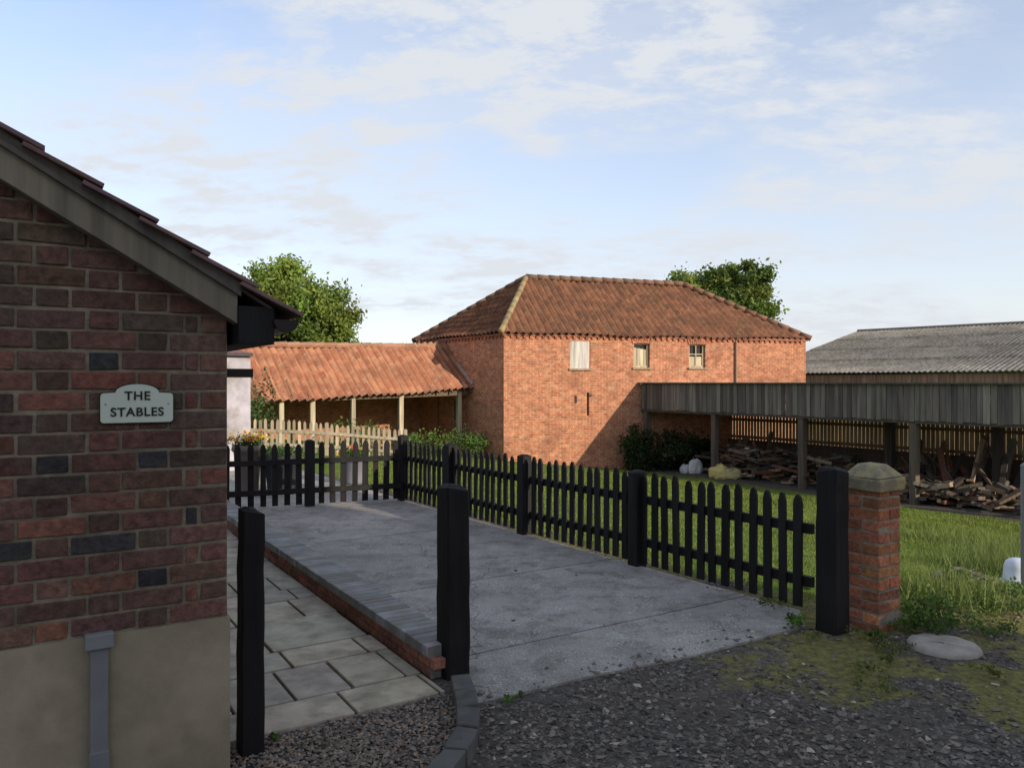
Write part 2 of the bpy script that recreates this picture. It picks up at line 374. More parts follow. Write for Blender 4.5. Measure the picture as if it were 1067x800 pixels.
# ------------------------------------------------------------------ stables building
sb=empty('stables_building'); C=V((-1.145,3.1,0)); UL=-U
FNm=-W
def gp(a,z,o=0): return C+UL*a+Z*z+FNm*o
sl=.592; zb=lambda a:1.85+sl*a
Aap=2.6
def prismwall(name,prof,off0,off1,mat,col,parent):
    mb=MB(); f=[gp(a,z,off0) for a,z in prof]; k=[gp(a,z,off1) for a,z in prof]; n=len(prof)
    mb.add(f+k,[tuple(range(n)),tuple(range(2*n-1,n-1,-1))]+[(i,i+n,(i+1)%n+n,(i+1)%n) for i in range(n)],col); return mb.obj(name,mat,parent)
prismwall('gable_wall_core',[(0.004,-.1),(2*Aap,-.1),(2*Aap,1.85),(Aap,zb(Aap)+.08),(0.004,1.93)],-.006,-5.5,M_mortar,(.22,.185,.13),sb)
mb=MB(); z=.672; r=0
while z<zb(Aap):
    a=0.0
    start_=[] if r%2==0 else [.11,.0562]
    i=0
    while a<2*Aap:
        if i<len(start_): l=start_[i]
        else: l=.2225 if (i-len(start_))%2==0 else .11
        i+=1
        top=z+.065; am=a+l/2; lim=min(zb(a if a<Aap else 2*Aap-a),zb(a+l if a+l<Aap else 2*Aap-a-l))
        if top<lim+.1:
            t=random.random()
            col=(.155,.072,.053) if t<.30 else (.125,.064,.05) if t<.62 else (.095,.06,.047) if t<.89 else (.185,.08,.053) if t<.965 else (.04,.038,.041)
            if l<.15 and random.random()<.12: col=(.035,.034,.038)
            if z>1.7: col=tuple(.8*q_+.2*g_ for q_,g_ in zip(col,(.085,.066,.045)))
            mb.box(gp(am,z+.0325+random.uniform(-.0018,.0018),-.05+random.uniform(-.002,.0028)),(l/2-.0062,.05,.032),vary(col,.25,.09),AX,.0025)
        a+=l
    z+=.0755;r+=1
mb.obj('bricks',M_nbrick,sb,bevel=.004)
prismwall('plinth',[(-.006,-.1),(2*Aap,-.1),(2*Aap,.664),(-.006,.664)],.006,-5.5,M_conc,(.28,.24,.165),sb)
mb=MB()
mb.add([gp(-.02,zb(-.02),.075),gp(-.02,zb(-.02)+.125,.075),gp(Aap,zb(Aap)+.125,.075),gp(Aap,zb(Aap),.075)]+[gp(-.02,zb(-.02),.003),gp(-.02,zb(-.02)+.125,.003),gp(Aap,zb(Aap)+.125,.003),gp(Aap,zb(Aap),.003)],
 [(3,2,1,0),(4,5,6,7),(0,1,5,4),(1,2,6,5),(2,3,7,6),(3,0,4,7)],(.17,.15,.11))
mb.add([gp(-.03,zb(0)+.095,.095),gp(-.03,zb(0)+.150,.095),gp(Aap,zb(Aap)+.165,.095),gp(Aap,zb(Aap)+.11,.095)]+[gp(-.03,zb(0)+.095,.072),gp(-.03,zb(0)+.150,.072),gp(Aap,zb(Aap)+.165,.072),gp(Aap,zb(Aap)+.11,.072)],
 [(3,2,1,0),(4,5,6,7),(0,1,5,4),(1,2,6,5),(2,3,7,6),(3,0,4,7)],(.10,.09,.075))
mb.obj('bargeboard',M_wood,sb,bevel=.003)
mb=MB()
mb.box(C-UL*.09+Z*1.835+FNm*-2.7,(.07,2.79,.075),(.012,.012,.013),AX)
mb.obj('eaves_box',M_black,sb,bevel=.003)
mb=MB()
gx=.205; prof=[]
for i in range(9):
    t=math.pi+math.pi*i/8; prof.append((.052*math.cos(t),.052*math.sin(t)))
for i in range(9):
    t=2*math.pi-math.pi*i/8; prof.append((.046*math.cos(t),.046*math.sin(t)))
mb.prism(prof,C+U*gx+Z*1.86+W*2.7,U,W,5.6,(.012,.012,.013))
mb.prism([(.05*math.cos(math.pi+math.pi*i/8),.05*math.sin(math.pi+math.pi*i/8)) for i in range(9)],C+U*gx+Z*1.86-W*.1,U,W,.006,(.012,.012,.013))
mb.tube(C+U*gx+Z*1.81+W*1.4,C+U*.05+Z*1.62+W*1.4,.034,.034,(.012,.012,.013)); mb.tube(C+U*.05+Z*1.62+W*1.4,C+U*.05+Z*.05+W*1.4,.034,.034,(.012,.012,.013))
mb.box(C+U*.055+Z*1.645+W*.07,(.055,.02,.018),(.012,.012,.013),AX)
mb.obj('gutter',M_plastic,sb)
mb=MB(); sv=(UL+Z*sl).normalized(); nn=(Z-UL*sl).normalized(); Ls=(Aap+.25)/sv.dot(UL)
start=gp(-.24,zb(-.24)+.155); g=.21; i=0
while i*g<Ls:
    s0=i*g-.015; s1=min(s0+.27,Ls)
    for j in range(22):
        y0=-.125+j*.25
        a_=start+sv*s0+nn*(.028+random.uniform(0,.004)); b_=start+sv*s1+nn*.004
        mb.beam(a_+W*(y0+.124),b_+W*(y0+.124),.246,.016,vary((.15,.09,.085),.25,.08),up=nn,jit=.001)
    i+=1
apx=gp(Aap,zb(Aap)+.17)
mb.beam(apx+W*2.6, apx+(UL-Z*sl).normalized()*Ls+W*2.6,5.5,.03,(.09,.05,.05),up=(Z+UL*sl).normalized())
mb.obj('roof_tiles',M_tile,sb,bevel=.003)
mb=MB(); mb.beam(start+sv*.1+W*2.68-nn*.012,start+sv*Ls+W*2.68-nn*.012,5.55,.012,(.05,.04,.035),up=nn); mb.obj('roof_deck',M_wood,sb)
mb=MB(); mb.box(gp(.462,.33,.022),(.030,.010,.335),(.16,.17,.172),AX); mb.box(gp(.462,.655,.027),(.047,.020,.028),(.18,.19,.192),AX); mb.box(gp(.462,.20,.03),(.034,.013,.05),(.15,.155,.157),AX)
mb.obj('metal_conduit',M_misc,sb,bevel=.004)
# plaque
sg=empty('name_plaque'); pcn=gp(.333,1.527,0)
def plaque(w,h,off,th,col,name,mat):
    mb=MB(); prof=[]; hw=w/2; hh_=h/2; sh=hh_-.034
    def arc(cx,cz,r,t0,t1,n=6): 
        for i in range(n+1):
            t=math.radians(t0+(t1-t0)*i/n); prof.append((cx+r*math.cos(t),cz+r*math.sin(t)))
    arc(-hw+.012,-hh_+.012,.012,180,270); arc(hw-.012,-hh_+.012,.012,270,360)
    arc(hw-.012,sh-.012,.012,0,90)
    arw=.075*w/.25
    for i in range(13):
        t=math.pi*i/12; prof.append((arw*math.cos(t),sh+.002+.032*math.sin(t)))
    arc(-hw+.012,sh-.012,.012,90,180)
    mb.prism(prof,pcn+FNm*off,U,FNm,th,col); return mb.obj(name,mat,sg)
plaque(.256,.152,.008,.010,(.015,.02,.018),'border',M_plastic)
plaque(.249,.145,.0095,.010,(.50,.57,.47),'plate',M_plastic)
mt,ntt,bt=newmat('lettering_mat'); bt.inputs['Base Color'].default_value=(.012,.014,.013,1); bt.inputs['Roughness'].default_value=.4
for txt,dz,sz in(('THE',.027,.041),('STABLES',-.034,.0405)):
    cu=bpy.data.curves.new('letters','FONT'); cu.body=txt; cu.size=sz*1.12; cu.align_x='CENTER'; cu.align_y='CENTER'; cu.extrude=.0012; cu.offset=.0009; cu.space_character=1.1
    cu.materials.append(mt); o=bpy.data.objects.new('letters',cu); link(o,sg)
    o.location=pcn+FNm*.0158+Z*dz; o.rotation_euler=(math.pi/2,0,math.atan2(U.y,U.x))
mb=MB()
for sa in(-.108,.108): mb.tube(pcn+U*sa+FNm*.014-Z*.003,pcn+U*sa+FNm*.0165-Z*.003,.004,.0035,(.3,.3,.25))
mb.obj('screws',M_misc,sg)
# ------------------------------------------------------------------ walls with openings
def wall(name,A,B,z0,z1,holes,mat,parent,th=.3,inward=None):
    A=V(A);B=V(B);d=B-A;Lw=d.length;d.normalize()
    us=sorted({0,Lw,*[h[0] for h in holes],*[h[1] for h in holes]}); zs=sorted({z0,z1,*[h[2] for h in holes],*[h[3] for h in holes]})
    vs=[];fs=[];uv=[]
    def quad(p,q): n=len(vs); vs.extend(p); uv.extend(q); fs.append((n,n+1,n+2,n+3))
    for i in range(len(us)-1):
        for j in range(len(zs)-1):
            um=(us[i]+us[i+1])/2; zm=(zs[j]+zs[j+1])/2
            if any(h[0]<um<h[1] and h[2]<zm<h[3] for h in holes): continue
            cs=[(us[i],zs[j]),(us[i+1],zs[j]),(us[i+1],zs[j+1]),(us[i],zs[j+1])]
            quad([A+d*u+Z*z for u,z in cs],cs)
    n=inward
    for h in holes:
        for (ua,za),(ub,zb_) in (((h[0],h[2]),(h[1],h[2])),((h[1],h[2]),(h[1],h[3])),((h[1],h[3]),(h[0],h[3])),((h[0],h[3]),(h[0],h[2]))):
            a=A+d*ua+Z*za;b_=A+d*ub+Z*zb_
            quad([a,b_,b_+n*th,a+n*th],[(ua,za),(ub,zb_),(ub+.1,zb_+.1),(ua+.1,za+.1)])
    return mesh_obj(name,vs,fs,mat,parent,uvs=uv)
def roof_face(name,eL,eR,rR,rL,mat,parent,tw=.25,ga=.32,amp=.045,sag=0):
    eL,eR,rR,rL=map(V,(eL,eR,rR,rL)); u=(eR-eL).normalized(); nrm=u.cross(((rL+rR)/2-(eL+eR)/2)).normalized(); 
    if nrm.z<0: nrm=-nrm
    s=nrm.cross(u); 
    if s.z<0: s=-s
    H=(rL-eL).dot(s); lu=(rL-eL).dot(u); LR=(eR-eL).dot(u); ru=(rR-eL).dot(u)
    rows=[];nr=int(math.ceil(H/ga))
    for k in range(nr):
        rows.append((k*ga,.022)); rows.append((min(H,(k+1)*ga),.0))
    umin=min(0,lu)-.0; umax=max(LR,ru); step=tw/8; nc=int((umax-umin)/step)+2
    rj=[random.uniform(-.009,.009) for _ in range(4000)]
    vs=[];uv=[];fs=[]
    for ri,(v,l) in enumerate(rows):
        a=lu*v/H; b_=LR+(ru-LR)*v/H
        for c in range(nc):
            uu=min(b_,max(a,umin+c*step)); t=(uu/tw)%1
            hgt=amp*math.cos(2*math.pi*t)+amp*.35*math.sin(4*math.pi*t)
            kk=int(uu/tw)*7+ri//2*13
            dip=sag*math.sin(math.pi*min(1,max(0,uu/LR)))+.022*math.sin(uu*1.7+v*2)
            p=eL+u*uu+s*v+nrm*(hgt+l+rj[kk%4000])-Z*dip
            vs.append(p); uv.append((uu,v+(.001 if l>0 else -.001)))
    for r in range(len(rows)-1):
        for c in range(nc-1): fs.append((r*nc+c,r*nc+c+1,(r+1)*nc+c+1,(r+1)*nc+c))
    return mesh_obj(name,vs,fs,mat,parent,uvs=uv,smooth=True)
def ridge_line(mb,a,b,r,col):
    a=V(a);b=V(b);n=max(1,int((b-a).length/.42))
    for i in range(n):
        p=a+(b-a)*(i/n);q=a+(b-a)*((i+1.04)/n); mb.tube(p+Z*.01,q-Z*.005,r*1.07,r*.95,vary(col,.25),8)
# ------------------------------------------------------------------ big brick barn
bb=empty('brick_barn')
FL=V((-.27,25,0));FR=V((10.9,28.5,0));BL=V((-3.68,29.9,0));BR=FR+(BL-FL)
fd=(FR-FL).normalized(); fin=V((-fd.y,fd.x,0)); ld=(FL-BL).normalized(); lin=V((-ld.y,ld.x,0))
if lin.dot(FR-FL)<0: lin=-lin
ev=3.27; zg=-1.6
def fu(px,Y=None):
    k=(px-533.5)/800; return (k*FL.y-FL.x)/(fd.x-k*fd.y)
def fz(px,py): 
    u=fu(px); Y=FL.y+fd.y*u; return 1.6-(py-400)/800*Y
holes=[]
for (x0,x1,y0,y1) in((594,615,355,384),(660,677,357,383),(718,735,358,383)):
    holes.append((fu(x0),fu(x1),fz((x0+x1)/2,y1),fz((x0+x1)/2,y0)))
sl1=(fu(611.5),fu(614),fz(613,433),fz(613,409)); 
holes.append(sl1)
wall('front_wall',FL,FR,zg,ev,holes,M_brick,bb,inward=fin)
lu_=lambda px:((px-533.5)/800)
lh=[]
k=lu_(476); t=(k*BL.y-BL.x)/(ld.x-k*ld.y); Yq=BL.y+ld.y*t
lh.append((t-.32,t+.32,1.6-38/800*Yq,1.6-17/800*Yq))
wall('side_wall',BL,FL,zg,ev,lh,M_brick,bb,inward=lin)
wall('end_wall',FR,BR,zg,ev,[],M_brick,bb); wall('rear_wall',BR,BL,zg,ev,[],M_brick,bb)
mb=MB()
for i,h in enumerate(holes[:3]):
    c=FL+fd*((h[0]+h[1])/2)+fin*(.05 if i==0 else .12); zc=(h[2]+h[3])/2; hw=(h[1]-h[0])/2; hz=(h[3]-h[2])/2; ax=(fd,fin,Z)
    if i==0:
        for q in range(4): mb.box(c+fd*(-hw+hw/4+q*hw/2)+Z*zc,(hw/4-.004,.02,hz),vary((.48,.45,.42),.1),ax)
    else:
        mb.box(c+fin*.06+Z*zc,(hw,.01,hz),(.03,.03,.03),ax)
        wc=(.42,.35,.24)
        for sx in(-1,1): mb.box(c+fd*sx*(hw-.035)+Z*zc,(.035,.03,hz),wc,ax)
        for sz in(-1,1): mb.box(c+Z*(zc+sz*(hz-.035)),(hw-.07,.028,.035),wc,ax)
        if i==1:
            for q in range(4): mb.box(c+fin*.012+fd*(-hw+.12+q*(hw*2-.24)/3)+Z*(zc-.05-.02*q),(.06,.01,hz-.12),vary((.44,.38,.28),.25),ax)
        else:
            mb.box(c+Z*zc,(.018,.022,hz-.07),wc,ax); mb.box(c+Z*(zc+.05),(hw-.07,.02,.018),wc,ax); mb.box(c+fin*.02+Z*(zc-hz*.5),(hw-.07,.01,hz*.42),(.44,.38,.27),ax)
    mb.box(FL+fd*((h[0]+h[1])/2)-fin*.02+Z*(h[2]-.03),(hw+.05,.05,.03),(.28,.22,.15),ax)
h=lh[0]; c=BL+ld*((h[0]+h[1])/2)+lin*.1; 
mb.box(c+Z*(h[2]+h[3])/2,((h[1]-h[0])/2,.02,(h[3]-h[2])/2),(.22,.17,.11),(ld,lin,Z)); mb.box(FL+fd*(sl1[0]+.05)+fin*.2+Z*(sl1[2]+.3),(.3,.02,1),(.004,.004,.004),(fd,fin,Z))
mb.obj('windows',M_wood,bb)
mb=MB()
for h in holes[1:3]:
    n=9; um=(h[0]+h[1])/2
    for i in range(n):
        t=-1+2*(i+.5)/n; ang=t*.3
        mb.box(FL+fd*(um+t*((h[1]-h[0])/2+.06))-fin*.012+Z*(h[3]+.075-.03*t*t),(.034,.02,.095),vary((.42,.17,.10),.2),((fd*math.cos(ang)-Z*math.sin(ang)),fin,(Z*math.cos(ang)+fd*math.sin(ang))))
for A,B,nn_ in((FL,FR,-fin),(BL,FL,-lin)):
    d=(B-A).normalized();Lw=(B-A).length
    mb.box((A+B)/2+nn_*.02+Z*(ev-.05),(Lw/2+.04,.05,.04),(.33,.13,.08),(d,nn_,Z))
    s=.06
    while s<Lw: mb.box(A+d*s+nn_*.02+Z*(ev-.13),(.05,.035,.036),vary((.35,.14,.085),.25),(d,nn_,Z)); s+=.22
mb.obj('brick_dressings',M_nbrick,bb)
mb=MB(); uu=fu(766); mb.tube(FL+fd*uu-fin*.06+Z*(ev-.1),FL+fd*uu-fin*.06+Z*1.4,.035,.035,(.25,.16,.11))
for px in(600,613):
    q=FL+fd*fu(px)-fin*.02
    if px==600: mb.box(q+Z*fz(600,416),(.03,.015,.12),(.03,.025,.025),(fd,fin,Z))
    else: mb.box(q+fd*.07+Z*fz(613,412),(.05,.015,.03),(.03,.025,.025),(fd,fin,Z))
mb.obj('downpipe_and_wall_ties',M_misc,bb)
oh=.16
eFL=FL-fin*oh-lin*oh+Z*ev; eFR=FR-fin*oh+lin*oh+Z*ev; eBL=BL+fin*oh-lin*oh+Z*ev; eBR=BR+fin*oh+lin*oh+Z*ev
mid=(FL+BL)/2; RL=mid+fd*2.62; RL.z=5.5; midr=(FR+BR)/2; RR=midr-fd*2.6; RR.z=5.5
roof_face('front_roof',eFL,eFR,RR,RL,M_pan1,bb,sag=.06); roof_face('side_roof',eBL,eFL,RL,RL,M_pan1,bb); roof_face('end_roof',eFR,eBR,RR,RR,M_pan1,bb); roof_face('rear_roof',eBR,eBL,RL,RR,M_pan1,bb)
mb=MB(); ridge_line(mb,eFL+Z*.02,RL+Z*.03,.10,(.26,.20,.10)); ridge_line(mb,RL+Z*.03,RR+Z*.03,.10,(.15,.085,.055)); ridge_line(mb,eFR,RR+Z*.03,.10,(.17,.09,.055)); ridge_line(mb,eBL,RL+Z*.03,.10,(.16,.09,.055)); ridge_line(mb,eBR,RR,.1,(.17,.09,.055))
mb.obj('ridge_tiles',M_tile,bb,smooth=True)
# ------------------------------------------------------------------ cart shed
cs=empty('pantiled_cart_shed'); E1=V((-1.45,26.7,0)); SD=V((-.82,-.57,0)).normalized(); SB=V((-.57,.82,0)).normalized(); LS=10.5
def sp_(t,k,z): 
    p_=E1+SD*t+SB*k; return V((p_.x,p_.y,z))
zE=lambda t:1.50-.027*t; zR=lambda t:2.93-.014*t
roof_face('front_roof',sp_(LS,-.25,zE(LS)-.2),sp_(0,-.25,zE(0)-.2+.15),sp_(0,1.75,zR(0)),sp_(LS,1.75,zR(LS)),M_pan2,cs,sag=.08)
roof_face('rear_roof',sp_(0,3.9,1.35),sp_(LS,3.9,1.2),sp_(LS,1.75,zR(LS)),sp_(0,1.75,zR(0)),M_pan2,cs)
mb=MB(); ridge_line(mb,sp_(0,1.75,zR(0)+.03),sp_(LS,1.75,zR(LS)+.0),.10,(.30,.16,.10)); ridge_line(mb,sp_(.02,-.2,zE(0)+.06),sp_(.02,1.75,zR(0)+.03),.07,(.28,.19,.15)); mb.obj('ridge_tiles',M_tile,cs)
mb=MB(); 
for t in(.4,2.63,4.3,5.63,6.6,8.5,10.2):
    q=sp_(t,.1,0); zg_=hh(q.x,q.y)-.1; mb.box(V((q.x,q.y,(zg_+zE(t)-.15)/2)),(.07,.07,(zE(t)-.15-zg_)/2),vary((.38,.33,.23),.2),(SD,SB,Z),.008)
mb.beam(sp_(0,.1,zE(0)-.2),sp_(LS,.1,zE(LS)-.2),.1,.16,(.13,.10,.07))
for t in np.arange(.3,LS,.5): mb.beam(sp_(t,-.15,zE(t)-.17),sp_(t,1.75,zR(t)-.1),.05,.08,(.15,.12,.08))
mb.obj('timber_frame',M_wood,cs)
wall('rear_wall',sp_(0,3.6,0),sp_(LS,3.6,0),-1.7,1.3,[],M_brick,cs); wall('far_end_wall',sp_(LS,.2,0),sp_(LS,3.6,0),-1.7,1.4,[],M_brick,cs)
wall('near_end_wall',sp_(.05,2.2,0),sp_(.05,3.6,0),-1.7,1.4,[],M_brick,cs)
# ------------------------------------------------------------------ open timber shed
ls=empty('open_timber_shed'); L0=V((4.41,26.47,0)); LE=V((.556,-.831,0)); LNn=V((.831,.556,0)); LL=16
def lp(s,o,z): q=L0+LE*s+LNn*o; return V((q.x,q.y,z))
mb=MB(); s=.08
while s<LL:
    wb=random.uniform(.12,.16); top=1.62+.006*math.sin(s); bot=.74-.003*s+random.uniform(-.02,.02)
    mb.box(lp(s+wb/2,random.uniform(-.01,.01),(top+bot)/2),(wb/2-.005,.011,(top-bot)/2),vary(random.choice([(.13,.115,.10),(.18,.16,.135),(.105,.093,.08)]),.3),(LE,LNn,Z)); s+=wb
mb.beam(lp(0,-.04,1.635),lp(LL,-.04,1.60),.14,.035,(.08,.075,.07))
mb.beam(lp(0,.06,.76),lp(LL,.06,.74),.08,.2,(.08,.07,.06)); mb.beam(lp(0,.06,1.5),lp(LL,.06,1.5),.08,.16,(.08,.07,.06))
mb.obj('fascia_boards',M_wood,ls)
mb=MB()
mb.add([lp(.08,0,1.62),lp(LL,0,1.62),lp(LL,3.6,1.38),lp(1.0,3.6,1.38)]+[lp(.08,0,1.58),lp(LL,0,1.58),lp(LL,3.6,1.34),lp(1.0,3.6,1.34)],[(0,1,2,3),(7,6,5,4),(0,4,5,1),(1,5,6,2),(2,6,7,3),(3,7,4,0)],(.17,.165,.16)); mb.obj('roof_sheet',M_misc,ls)
mb=MB()
def lsx(px,o=0):
    k=(px-533.5)/800; b0=L0+LNn*o; return (k*b0.y-b0.x)/(LE.x-k*LE.y)
psx=[.25,lsx(742),lsx(833),lsx(950),lsx(1075)]
for s in psx:
    q=lp(s,.12,0); z0=hh(q.x,q.y)-.1; mb.box(V((q.x,q.y,(z0+1.5)/2)),(.085,.085,(1.5-z0)/2),vary((.11,.088,.07),.2),(LE,LNn,Z),.012)
    mb.beam(lp(s,.1,.95),lp(s,3.4,.95),.09,.16,(.09,.07,.055))
for s in(lsx(923,1.8),lsx(1040,2.0),lsx(700,1.5)):
    q=lp(s,2.0,0); z0=hh(q.x,q.y)-.1; mb.box(V((q.x,q.y,(z0+1.4)/2)),(.1,.1,(1.4-z0)/2),(.06,.05,.045),(LE,LNn,Z),.012)
for s in np.arange(.6,LL,.8): mb.beam(lp(s,.1,1.52),lp(s,3.5,1.29),.06,.1,(.10,.08,.06))
mb.obj('timber_frame',M_wood,ls)
mb=MB(); s=1.05
while s<LL:
    mb.box(lp(s,3.45,.48+random.uniform(-.02,.02)),(.05,.01,.86),vary((.36,.26,.15),.3),(LE,LNn,Z)); s+=.13
for z in(-.25,.35,1.0): mb.beam(lp(1.0,3.4,z),lp(LL,3.4,z),.05,.09,(.2,.13,.08))
z=-1.45
while z<-.4:
    mb.beam(lp(1.0,3.36,z+.08),lp(LL,3.36,z+.08),.03,.155,vary((.09,.065,.048),.3)); z+=.158
mb.obj('slatted_back_wall',M_wood,ls)
# ------------------------------------------------------------------ stored things under shed
def pile(name,s0,o0,n,l,spread,cols,hmax,flat=True):
    mb=MB()
    for i in range(n):
        q0=lp(s0+random.gauss(0,spread[0]),o0+max(-.8,min(1.2,random.gauss(0,spread[1]))),0); x,y=q0.x,q0.y; z=hh(x,y)+.04+random.random()**1.5*hmax
        a=random.uniform(0,math.pi) ; e=random.uniform(-.35,.35) if flat else random.uniform(.7,1.4)
        d=V((math.cos(a)*math.cos(e),math.sin(a)*math.cos(e),math.sin(e)))*random.uniform(.25,1)*l/2
        q=V((x,y,z+(abs(d.z) if not flat else 0))); mb.beam(q-d,q+d,random.uniform(.03,.16),random.uniform(.02,.11),vary(random.choice(cols),.4))
    return mb.obj(name,M_wood)
wc=[(.15,.11,.075),(.09,.07,.052),(.24,.18,.13),(.05,.042,.035),(.13,.12,.105),(.17,.08,.05)]
pile('timber_pile',lsx(797,1.3),1.3,200,1.1,(.9,.4),wc,.85)
pile('timber_pile',lsx(985,1.0),1.0,210,.9,(1.2,.4),wc,.5)
pile('leaning_planks',lsx(1005,2.3),2.3,46,1.7,(1.3,.4),wc,.1,False)
pile('leaning_planks',lsx(800,2.3),2.3,22,1.5,(.9,.4),wc,.1,False)
pile('timber_pile',lsx(890,1.9),1.9,130,1.1,(1.1,.5),wc,.7)
def sack(name,c,r,h,col,mat=M_misc):
    mb=MB(); x,y=c; z=hh(x,y); prof=[(0,0),(r*.95,.0),(r*1.08,h*.25),(r*1.03,h*.6),(r*.9,h*.85),(r*.55,h*.98),(r*.2,h*1.06),(0,h*.95)]; mb.lathe((x,y,z),prof,col,14)
    for i,v in enumerate(mb.v):
        t=math.atan2(v[1]-y,v[0]-x); k=1+.12*math.sin(t*3+r*40)+random.uniform(-.07,.07)
        mb.v[i]=(x+(v[0]-x)*k,y+(v[1]-y)*k*.8,v[2]+random.uniform(-.04,.04))
    return mb.obj(name,mat)
q=lp(lsx(724,.6),.6,0); sack('white_sack',(q.x,q.y),.22,.42,(.55,.55,.53))
q=lp(lsx(714,.4),.4,0); sack('white_sack',(q.x,q.y),.16,.25,(.5,.5,.49))
q=lp(lsx(750,.2),.2,0); sack('yellow_sack',(q.x,q.y),.30,.40,(.50,.41,.15)); q=lp(lsx(763,.4),.4,0); sack('yellow_sack',(q.x,q.y),.24,.32,(.45,.38,.17))
# ------------------------------------------------------------------ big barn with corrugated roof
gbn=empty('corrugated_roof_barn'); GE=V((11.2,36,2.05)); GA=V((19.8,44,4.6)); ge=V((.68,-.73,0)).normalized(); GL=32
m,nt,b=newmat('fibre_cement_roof_mat'); L=nt.links; p=pos(nt)
c=ramp(nt,noise(nt,p,.8,9,.7),[(.3,(.17,.15,.12)),(.5,(.28,.26,.22)),(.7,(.40,.37,.32))]); c=mix(nt,mrange(nt,noise(nt,p,4,7,.85),.46,.60,0,.85),c,(.11,.092,.065))
L.new(c,b.inputs['Base Color']); b.inputs['Roughness'].default_value=.95; bump(nt,b,noise(nt,p,20,4),.5,.02)
vs=[];fs=[]; hd=GA-GE; nc=int(GL/.05); rows=[0,.25,.2501,.5,.5001,.75,.7501,1]
sn=ge.cross(hd).normalized(); sn=sn if sn.z>0 else -sn
for ri,r in enumerate(rows):
    for i in range(nc):
        q=GE+hd*r+ge*(i*.05)+sn*(.035*math.cos(i*.05/.2*2*math.pi)+(.03 if ri%2==0 else 0)); vs.append(q)
for r in range(len(rows)-1):
    for i in range(nc-1): fs.append((r*nc+i,r*nc+i+1,(r+1)*nc+i+1,(r+1)*nc+i))
mesh_obj('front_roof',vs,fs,m,gbn,smooth=True)
h2=V((hd.x,hd.y,-hd.z)); mesh_obj('rear_roof',[GA,GA+ge*GL,GA+h2+ge*GL,GA+h2],[(0,1,2,3)],m,gbn)
mb=MB(); hn=V((hd.x,hd.y,0)).normalized(); inn=V((hd.x,hd.y,0))
i=0
while i*.2<GL:
    q=GE+ge*(i*.2+.1)+hn*.25; mb.box(V((q.x,q.y,1.45)),(.095,.02,.55),vary((.24,.16,.11),.2),(ge,hn,Z)); i+=1
q=GE+ge*GL/2+hn*.3; mb.box(V((q.x,q.y,-.2)),(GL/2,.02,1.2),(.09,.07,.05),(ge,hn,Z))
for k in(0,1):
    a=GE+ge*(.2 if k==0 else GL-.2); a=V((a.x,a.y,0)); 
    mb.add([a+hn*.3+Z*-1.6,a+inn*2+Z*-1.6,a+inn*2+Z*2,a+inn+Z*4.5,a+hn*.3+Z*2],[(0,1,2,3,4)],(.2,.14,.1))
mb.obj('boarded_walls',M_wood,gbn)
mb=MB(); mb.tube(GA+Z*.03,GA+ge*GL+Z*.03,.09,.09,(.18,.17,.15),8); mb.obj('ridge',M_stone,gbn)
# ------------------------------------------------------------------ outbuilding
wo=empty('rendered_outbuilding'); mb=MB()
kx=-.3405; a=V((kx*14.2,14.2,0)); mb.box(a-U*1.6+W*1.6+Z*.95,(1.6,1.6,1.15),(.42,.40,.45),AX); mb.obj('walls',M_conc,wo)
mb=MB(); mb.box(a-U*1.6+W*1.6+Z*2.14,(1.62,1.7,.03),(.06,.05,.06),AX); mb.box(a-U*1.6+W*1.6+Z*2.35,(1.6,1.65,.18),(.2,.1,.08),AX,0,.35); mb.obj('roof',M_tile,wo)
picket_fence('timber_fence',(-6.4,18,0),(-2.6,19.1,0),[.1,2,3.9],.78,.125,.07,(.30,.26,.19),M_wood,side=-1,pw=.09)
